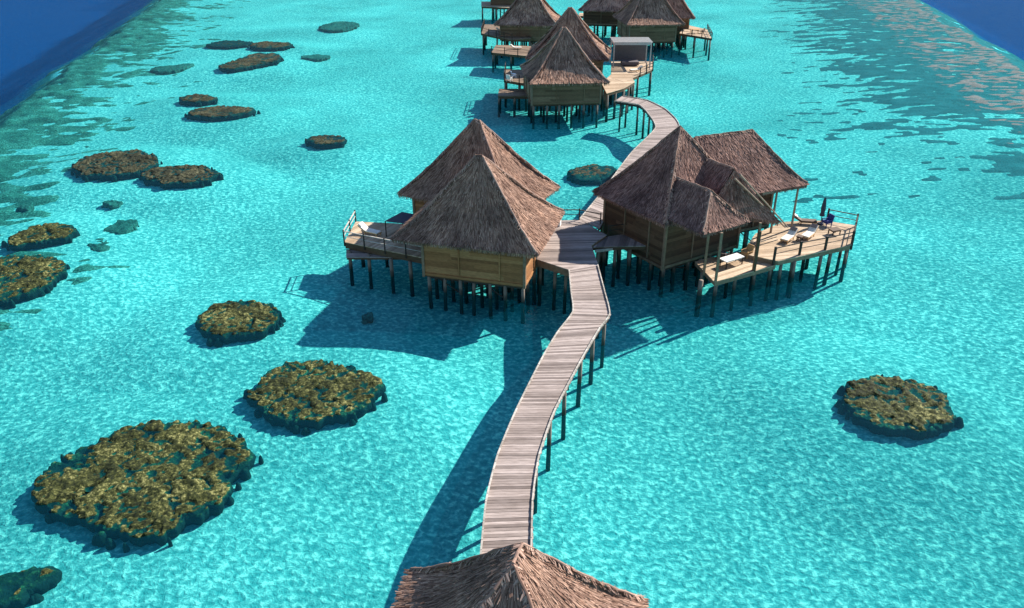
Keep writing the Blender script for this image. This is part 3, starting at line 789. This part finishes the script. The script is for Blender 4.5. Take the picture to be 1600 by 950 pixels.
F = far_bungalow('bungalow at the top edge half hidden behind the roof peaks, its right slope sunlit',
    [(rF, 4.4, [(cF[0]-.2, cF[1]), (cF[0]+.2, cF[1])], 11.0)], [(inset(rF, 1, 1, 1, 1), 1.6, 4.5)], [], 7, wmat='dark_board', dens=12)
gl_ = (-7.04, 195.30, 2.20)
rG, _, _ = rect((gl_[0]+1, gl_[1]+4), (.98, -.12), 11.5, 10); cG = centre(rG)
Gg = far_bungalow('farthest bungalow at the top edge on the left, only its deck and eaves in view',
    [(rG, 4.4, [(cG[0], cG[1])], 10.5)], [(inset(rG, 1, 1, 1, 1), 1.6, 4.5)],
    [([(-7.11, 197.48), (0.00, 195.30), (0.00, 206.69), (-7.43, 206.69)], 2.2, R(0), None)], 8, dens=12)

# ------------------------------------------------------------------ coral heads
MOUNDS = []
def coral(outline, label, top=.06, mat='coral', step=.12, amp=.135, flank=1.0, seed=0, group='coral heads in the lagoon'):
    n = len(outline); cx = sum(p[0] for p in outline)/n; cy = sum(p[1] for p in outline)/n
    # smooth closed outline
    pts = []
    for i in range(n):
        p0, p1, p2, p3 = (outline[(i+k) % n] for k in (-1, 0, 1, 2))
        for k in range(8):
            v = k/8
            pts.append(tuple(.5*(2*p1[c] + (p2[c]-p0[c])*v + (2*p0[c]-5*p1[c]+4*p2[c]-p3[c])*v*v + (3*p1[c]-p0[c]-3*p2[c]+p3[c])*v**3) for c in (0, 1)))
    rad = sum(math.dist(p, (cx, cy)) for p in pts)/len(pts)
    angs = sorted((math.atan2(p[1]-cy, p[0]-cx), math.dist(p, (cx, cy))) for p in pts)
    aa = np.array([q[0] for q in angs]); rr = np.array([q[1] for q in angs])
    aa = np.concatenate([aa - 2*math.pi, aa, aa + 2*math.pi]); rr = np.tile(rr, 3)
    def R_(th, x, y):
        r = float(np.interp(th, aa, rr))
        return r*(1 + .05*noise.noise(Vector((x*.7+seed, y*.7, 3.1)))) + .34*noise.noise(Vector((math.cos(th)*rad*.8 + seed, math.sin(th)*rad*.8, 1))) + .14*noise.noise(Vector((math.cos(th)*rad*5, math.sin(th)*rad*5, seed))) + .30*noise.noise(Vector((math.cos(th)*rad*2.2, math.sin(th)*rad*2.2 + seed, 7)))
    N = max(16, min(120, int(2*rad/step)))
    vs, fs = [], []
    for j in range(N+1):
        for i in range(N+1):
            a_, b_ = 2*i/N - 1, 2*j/N - 1
            dx, dy = a_*math.sqrt(1 - b_*b_/2), b_*math.sqrt(1 - a_*a_/2)      # square to disc
            f = min(1, math.hypot(dx, dy)); th = math.atan2(dy, dx)
            r = R_(th, cx + dx*rad, cy + dy*rad)
            x, y = cx + math.cos(th)*r*f, cy + math.sin(th)*r*f
            h = noise.noise(Vector((x*1.7, y*1.7, seed)))*.7 + noise.noise(Vector((x*3.6, y*3.6, seed+5)))*.7 + noise.noise(Vector((x*.45, y*.45, seed+9)))*.5
            e = max(0, (f-.72)/.28)
            cre = abs(noise.noise(Vector((x*.36 + seed, y*.36, 2.7))) + .25*noise.noise(Vector((x*1.4, y*1.4, seed))))
            gap = .22*(1 - cre/.05) if cre < .05 and rad > 1.6 else 0
            vs.append((x, y, top + amp*h*1.5 - .07*e**2 - gap))
    for j in range(N):
        for i in range(N):
            q = j*(N+1) + i; fs.append((q, q+1, q+N+2, q+N+1))
    loop = [i for i in range(N)] + [j*(N+1) + N for j in range(N)] + [N*(N+1) + N - i for i in range(N)] + [(N-j)*(N+1) for j in range(N)]
    prev = loop; k_ = len(loop)
    for q, (grow, z) in enumerate(((.06, -.3), (-.05, -.6), (-.3, -1.1), (-.5, BED-.15))):
        o = len(vs); cur = []
        for v in loop:
            x, y, _ = vs[v]; d = max(.3, math.dist((x, y), (cx, cy)))
            k = 1 + flank*grow*(1 + .6*noise.noise(Vector((x*.9, y*.9, q+seed))))/d
            cur.append(len(vs)); vs.append((cx + (x-cx)*k, cy + (y-cy)*k, min(z, top - .3 - .3*q) + .1*noise.noise(Vector((x*1.5, y*1.5, q)))))
        fs += [(prev[(i+1) % k_], prev[i], cur[i], cur[(i+1) % k_]) for i in range(k_)]
        prev = cur
    rs = random.Random(seed)
    for q in range(int(rad*4.5) if top > -.3 else 2):       # broken lumps round the rim
        th = rs.uniform(0, 2*math.pi); r = float(np.interp(th, aa, rr))*rs.uniform(.98, 1.06) + rs.uniform(0, .25)
        lx, ly, lr = cx + math.cos(th)*r, cy + math.sin(th)*r, rs.uniform(.10, .34)
        o = len(vs); na, nb = 10, 5; zt = top - rs.uniform(.05, .4)
        for j in range(nb):
            f = j/(nb-1); rr_ = lr*math.sin(.15 + f*1.5)
            for i in range(na):
                a_ = 2*math.pi*i/na; k = 1 + .3*noise.noise(Vector((math.cos(a_)*1.5 + q, math.sin(a_)*1.5, f*2 + seed)))
                vs.append((lx + math.cos(a_)*rr_*k, ly + math.sin(a_)*rr_*k, zt - f**1.6*(.5 + lr)))
        fs += [tuple(o + i for i in range(na))] + [(o+j*na+(i+1) % na, o+j*na+i, o+(j+1)*na+i, o+(j+1)*na+(i+1) % na) for j in range(nb-1) for i in range(na)]
    mb = MB(); mb.v = vs; mb.f = fs
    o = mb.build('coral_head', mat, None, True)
    MOUNDS.append((cx, cy, rad, min(-.68, top-.6)))
    return tag(o, label, 'coral', group)
def ell(c, rx, ry, rot=0, n=10):
    ca, sa = math.cos(rot), math.sin(rot)
    return [(c[0] + rx*math.cos(2*math.pi*i/n)*ca - ry*math.sin(2*math.pi*i/n)*sa, c[1] + rx*math.cos(2*math.pi*i/n)*sa + ry*math.sin(2*math.pi*i/n)*ca) for i in range(n)]

coral([(-24.39, 32.04), (-24.57, 33.40), (-23.90, 34.90), (-22.41, 36.61), (-21.03, 37.70), (-18.60, 37.95), (-16.46, 37.21), (-14.51, 35.63), (-13.98, 34.51), (-14.48, 33.66), (-14.50, 32.43), (-14.65, 31.08), (-15.35, 29.98), (-16.35, 29.02), (-18.25, 28.76), (-20.24, 29.53), (-21.99, 30.16), (-23.40, 30.89)], 'largest coral head, olive and kidney shaped, at the lower left', seed=1)
coral([(-15.88, 41.12), (-15.61, 42.71), (-14.74, 44.00), (-12.85, 44.71), (-10.65, 44.00), (-8.62, 42.79), (-7.97, 41.62), (-8.59, 40.09), (-9.50, 38.77), (-11.02, 38.01), (-12.67, 38.01), (-14.13, 38.65), (-15.24, 39.69)], 'oval olive coral head below the shadow tip of the left front bungalow', seed=2)
coral([(-22.35, 50.38), (-22.04, 51.75), (-20.76, 52.86), (-18.93, 53.07), (-17.31, 51.95), (-16.77, 50.77), (-16.96, 49.25), (-17.99, 48.16), (-19.63, 47.81), (-21.18, 48.52)], 'small oval olive coral head beside the left shadow spikes of the bungalow', seed=3)
coral([(20.55, 41.34), (21.68, 42.34), (23.48, 42.86), (25.03, 42.27), (26.03, 41.20), (26.08, 39.69), (25.53, 38.39), (24.20, 37.15), (22.65, 36.91), (21.10, 37.52), (19.98, 38.39), (19.84, 39.82)], 'lone brown olive coral head in open water on the right', seed=4)
coral([(-23.72, 25.95), (-22.58, 26.44), (-21.68, 26.90), (-20.54, 26.82), (-20.48, 26.14), (-20.99, 25.59), (-21.43, 24.88), (-22.61, 24.53)], 'dark coral head cut by the lower left corner of the picture', top=-.05, seed=5)
coral([(-42.61, 58.33), (-42.23, 60.82), (-40.40, 61.34), (-37.74, 60.82), (-36.20, 59.31), (-35.77, 56.91), (-36.34, 54.66), (-37.56, 53.38), (-39.46, 52.97)], 'coral head cut by the left edge, halfway up', seed=6)
coral([(-43.77, 64.34), (-43.65, 66.37), (-42.74, 67.89), (-40.58, 68.20), (-39.12, 66.97), (-39.11, 65.20), (-40.75, 64.06), (-42.37, 63.50)], 'narrow coral head just above the one cut by the left edge', seed=7)
coral([(-47.79, 85.08), (-48.24, 88.11), (-46.71, 90.32), (-43.24, 90.82), (-40.60, 88.84), (-39.31, 86.46), (-39.63, 83.75), (-41.48, 82.44), (-44.01, 82.02), (-46.11, 82.87)], 'left one of two touching coral heads at the upper left', seed=8, mat='coral_far')
coral([(-39.31, 82.44), (-38.60, 84.63), (-36.15, 85.54), (-33.04, 84.63), (-31.29, 82.87), (-31.74, 80.76), (-33.64, 79.53), (-36.76, 79.94)], 'right one of two touching coral heads at the upper left', seed=9, mat='coral_far')
for px in (0,):
    coral([(-47.84, 116.51), (-47.17, 118.49), (-44.97, 118.90), (-42.63, 116.90), (-43.18, 114.96), (-45.78, 114.58)], 'slim coral head, upper one of two slim ones left of the top bungalows', mat='coral_far', step=.25, seed=10, top=.05)
coral([(-43.85, 108.43), (-42.38, 111.25), (-39.52, 111.97), (-35.66, 110.89), (-35.56, 108.43), (-38.20, 106.39), (-41.17, 106.39)], 'slim coral head, lower and longer one of two left of the top bungalows', mat='coral_far', step=.25, seed=11, top=.05)
coral([(-24.86, 95.48), (-23.91, 97.16), (-22.00, 97.45), (-20.02, 96.04), (-20.74, 94.12), (-22.91, 93.59)], 'single dark coral head between the left reef and the far roofs', mat='coral_far', step=.22, seed=12, top=.02)
coral([(6.05, 83.46), (7.35, 85.24), (9.49, 85.70), (11.26, 84.57), (10.49, 81.95), (8.33, 80.49), (6.72, 81.32)], 'coral head between the two near bungalows behind the platform', mat='coral_far', step=.22, seed=13, top=.0)
coral([(-49.77, 139.52), (-48.61, 144.55), (-46.56, 151.17), (-42.33, 150.54), (-41.12, 144.55), (-43.59, 140.61), (-46.42, 137.39)], 'ragged coral head with two lobes near the upper left reef', mat='coral_far', step=.3, seed=14, top=.04)
coral([(-50.40, 160.43), (-48.29, 164.00), (-42.75, 161.84), (-43.56, 157.68), (-47.60, 157.01)], 'flat far coral head, right one of a pair near the top left', mat='coral_far', step=.3, seed=15, top=.04)
coral([(-59.00, 161.13), (-56.91, 165.46), (-51.39, 164.73), (-51.63, 160.43), (-55.49, 159.05)], 'flat far coral head, left one of a pair near the top left', mat='coral_far', step=.3, seed=16, top=-.1)
for o_, lab, sd in (([(-37.36, 68.50), (-37.27, 70.70), (-35.55, 71.19), (-35.10, 69.12), (-35.75, 67.89)], 'sunken dark coral patch beside the narrow coral head on the left', 31), ([(-37.30, 65.12), (-37.06, 66.56), (-35.84, 66.12), (-35.24, 64.15), (-36.05, 63.87)], 'lower sunken dark coral patch on the left', 32),
                    ([(-40.78, 75.84), (-40.23, 76.75), (-38.95, 76.02), (-39.32, 75.12)], 'tiny sunken coral patch below the two touching coral heads', 33), ([(-44.88, 81.63), (-44.45, 82.46), (-43.31, 82.04), (-43.16, 80.81), (-43.94, 80.61)], 'tiny sunken coral patch under the left touching coral head', 34),
                    ([(-48.39, 74.59), (-48.24, 75.48), (-47.19, 74.94), (-47.04, 73.71)], 'tiny sunken coral patch near the left edge', 35), ([(-42.77, 83.30), (-41.75, 84.16), (-40.23, 83.51), (-40.51, 82.04), (-41.67, 82.04)], 'sunken coral ledge below the two touching coral heads', 36),
                    ([(-42.79, 187.91), (-39.94, 195.45), (-35.01, 192.56), (-35.73, 184.34), (-39.58, 182.60)], 'far sunken coral patch left of the upper left bungalow', 37), ([(-38.73, 152.02), (-36.92, 154.52), (-33.69, 153.26), (-35.40, 150.19)], 'thin far sunken coral patch left of the upper left bungalow deck', 38),
                    ([(-62.17, 141.63), (-59.91, 144.38), (-56.59, 146.08), (-56.67, 141.63), (-58.95, 138.97)], 'long sunken coral patch next to the left reef', 39), ([(-10.93, 52.23), (-10.68, 52.73), (-10.25, 52.43), (-10.44, 51.84)], 'single dark sunken coral lump inside the bungalow shadow', 40)):
    coral(o_, lab, top=-.75, mat='coral_sunk', step=.25, seed=sd, flank=.5)

# ------------------------------------------------------------------ seabed, reef belts, water
LB0, LB1 = Vector((-69.18, 108.63, 0.00)).xy, Vector((-95.27, 227.45, 0.00)).xy          # left drop-off
RB0, RB1 = Vector((85.22, 137.11, 0.00)).xy, Vector((106.33, 227.45, 0.00)).xy      # right drop-off
def side(p, a, b, s):
    d = (b-a).normalized(); return s*(d.x*(p[1]-a.y) - d.y*(p[0]-a.x))
def edge_dist(x, y):
    wob = 2.5*noise.noise(Vector((x*.05, y*.05, 2))) + 1.2*noise.noise(Vector((x*.17, y*.17, 4)))
    return side((x, y), LB0, LB1, -1) + wob, side((x, y), RB0, RB1, 1) + wob
def bed_z(x, y):
    dl, dr = edge_dist(x, y); d = min(dl, dr)      # positive inside the lagoon
    if d > 0:
        z = BED + .12*noise.noise(Vector((x*.08, y*.08, 0)))
        k = max(0, min(1, (46 - dr)/34)); k = k*k*(3 - 2*k)       # the sand shoals to a reef flat on the right
        z += (-.10 - z)*k
        for mx, my, mr, mz in MOUNDS:      # sand banked up round the coral heads
            q = (math.hypot(x-mx, y-my) - mr - .6)/10.0
            if q < 1: z = max(z, BED + (mz - BED)*(1 if q < 0 else (1-q)**2*(1+2*q)))
        return z
    return (BED if dl < dr else -.10) - min(26, (-d)*.45)
xs = [-3000, -1200, -600, -350] + [v for v in np.arange(-240, -48, 3.0)] + [v for v in np.arange(-48, 48, 1.2)] + [v for v in np.arange(48, 330, 3.0)] + [450, 700, 1300, 3000]
ys = [-600, -150, -50] + [v for v in np.arange(-10, 20, 3.0)] + [v for v in np.arange(20, 120, 1.2)] + [v for v in np.arange(120, 420, 3.0)] + [500, 700, 1200, 2200, 4000]
mb = MB(); nx = len(xs)
mb.v = [(x, y, bed_z(x, y)) for y in ys for x in xs]
mb.f = [(j*nx+i, j*nx+i+1, (j+1)*nx+i+1, (j+1)*nx+i) for j in range(len(ys)-1) for i in range(nx-1)]
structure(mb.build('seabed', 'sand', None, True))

def reef_belt(name, which, width, inner, mat, seed, ztop, thr, gain, rough):
    mb = MB(); idx = {}
    a, b = (LB0, LB1) if which == 0 else (RB0, RB1)
    d = (b-a).normalized(); nn = Vector((d.y, -d.x)) if which == 0 else Vector((-d.y, d.x))
    def hgt(s, t):
        p = a + d*s + nn*t
        q = noise.noise(Vector((p.x*.04, p.y*.10, seed)))*.55 + noise.noise(Vector((p.x*.11, p.y*.32, seed+3)))*.8 + noise.noise(Vector((p.x*.3, p.y*.9, seed+4)))*.7 + noise.noise(Vector((p.x*.5, p.y*.6, seed+6)))*.5 + noise.noise(Vector((p.x*1.2, p.y*1.3, seed+8)))*.3
        mask = (1 - max(0, (t-inner)/(width-inner))) if t > inner else 1
        if t < 0: mask *= max(0, 1 + t/(9 if which == 0 else 16))
        if which == 1 and t < 4: mask *= 1.35
        if which == 1: mask *= max(0, min(1, (s + 75)/50))
        return p, q + 1.25*mask - thr
    S = np.arange(-70, 250, .55); T = np.arange(-9, width+4, .55)
    for i, s in enumerate(S):
        for j, t in enumerate(T):
            p, q = hgt(s, t)
            b0 = bed_z(p.x, p.y)
            k = max(-1, min(1, q*gain))
            z = b0 + .02 + k*ztop + rough*1.3*noise.noise(Vector((p.x*.75, p.y*1.7, 1)))*max(0, k) + rough*noise.noise(Vector((p.x*.4, p.y*1.3, 5)))*max(0, k)*1.5
            idx[i, j] = (len(mb.v), q); mb.v.append((p.x, p.y, z))
    for i in range(len(S)-1):
        for j in range(len(T)-1):
            k = [idx[i, j], idx[i+1, j], idx[i+1, j+1], idx[i, j+1]]
            if max(v[1] for v in k) > 0: mb.f.append(tuple(v[0] for v in (k if which == 0 else k[::-1])))
    o = mb.build(name, mat, None, True); o['kind'] = 'stuff'
    return o
o = reef_belt('reef', 0, 24, 2, 'reef_green', 3, .5, .80, 1.0, .15); o['label'] = 'greenish coral reef belt along the deep water at the upper left'; o['category'] = 'reef'
o = reef_belt('reef', 1, 38, 13, 'reef_grey', 14, .088, .64, 1.6, .10); o['label'] = 'grey pink coral reef belt along the deep water at the upper right'; o['category'] = 'reef'

mb = MB(); mb.add([(-3000, -600, 0), (3000, -600, 0), (3000, 4000, 0), (-3000, 4000, 0)], [(0, 1, 2, 3)])
structure(mb.build('water', 'water'))

# ------------------------------------------------------------------ light, camera
to_sun = Vector((1.15, .86, 1.0)).normalized()
el_, az_ = math.asin(to_sun.z), math.atan2(to_sun.x, to_sun.y)
world = bpy.data.worlds.new('World'); scn.world = world; world.use_nodes = True
nt = world.node_tree; nt.nodes.clear()
sky = nt.nodes.new('ShaderNodeTexSky'); sky.sky_type = 'NISHITA'; sky.sun_disc = False
sky.sun_elevation = el_; sky.sun_rotation = az_; sky.air_density = 1.0; sky.dust_density = .1; sky.ozone_density = 3.0
bg = nt.nodes.new('ShaderNodeBackground'); bg.inputs['Strength'].default_value = .085
wo = nt.nodes.new('ShaderNodeOutputWorld')
nt.links.new(sky.outputs[0], bg.inputs[0]); nt.links.new(bg.outputs[0], wo.inputs[0])
sl = bpy.data.lights.new('sun', 'SUN'); sl.energy = 5.0; sl.angle = R(.5); sl.color = (1, .93, .84)
so = bpy.data.objects.new('sun', sl); col.objects.link(so)
so.rotation_euler = (-to_sun).to_track_quat('-Z', 'Y').to_euler(); so.location = (60, 60, 80)

cam = bpy.data.cameras.new('camera'); co = bpy.data.objects.new('camera', cam); col.objects.link(co)
cam.sensor_width = 36; cam.lens = 36*1260/1600; cam.clip_end = 6000; cam.clip_start = .5
co.location = (0, 0, 27.3); co.rotation_euler = (R(90-27.5), 0, 0)
scn.camera = co
scn.view_settings.view_transform = 'Standard'; scn.view_settings.look = 'None'
scn.view_settings.exposure = 1.06; scn.view_settings.gamma = 1.0; scn.view_settings.use_curve_mapping = False
scn.cycles.use_denoising = True; scn.cycles.max_bounces = 6; scn.cycles.transparent_max_bounces = 12
scn.cycles.caustics_reflective = False; scn.cycles.caustics_refractive = False
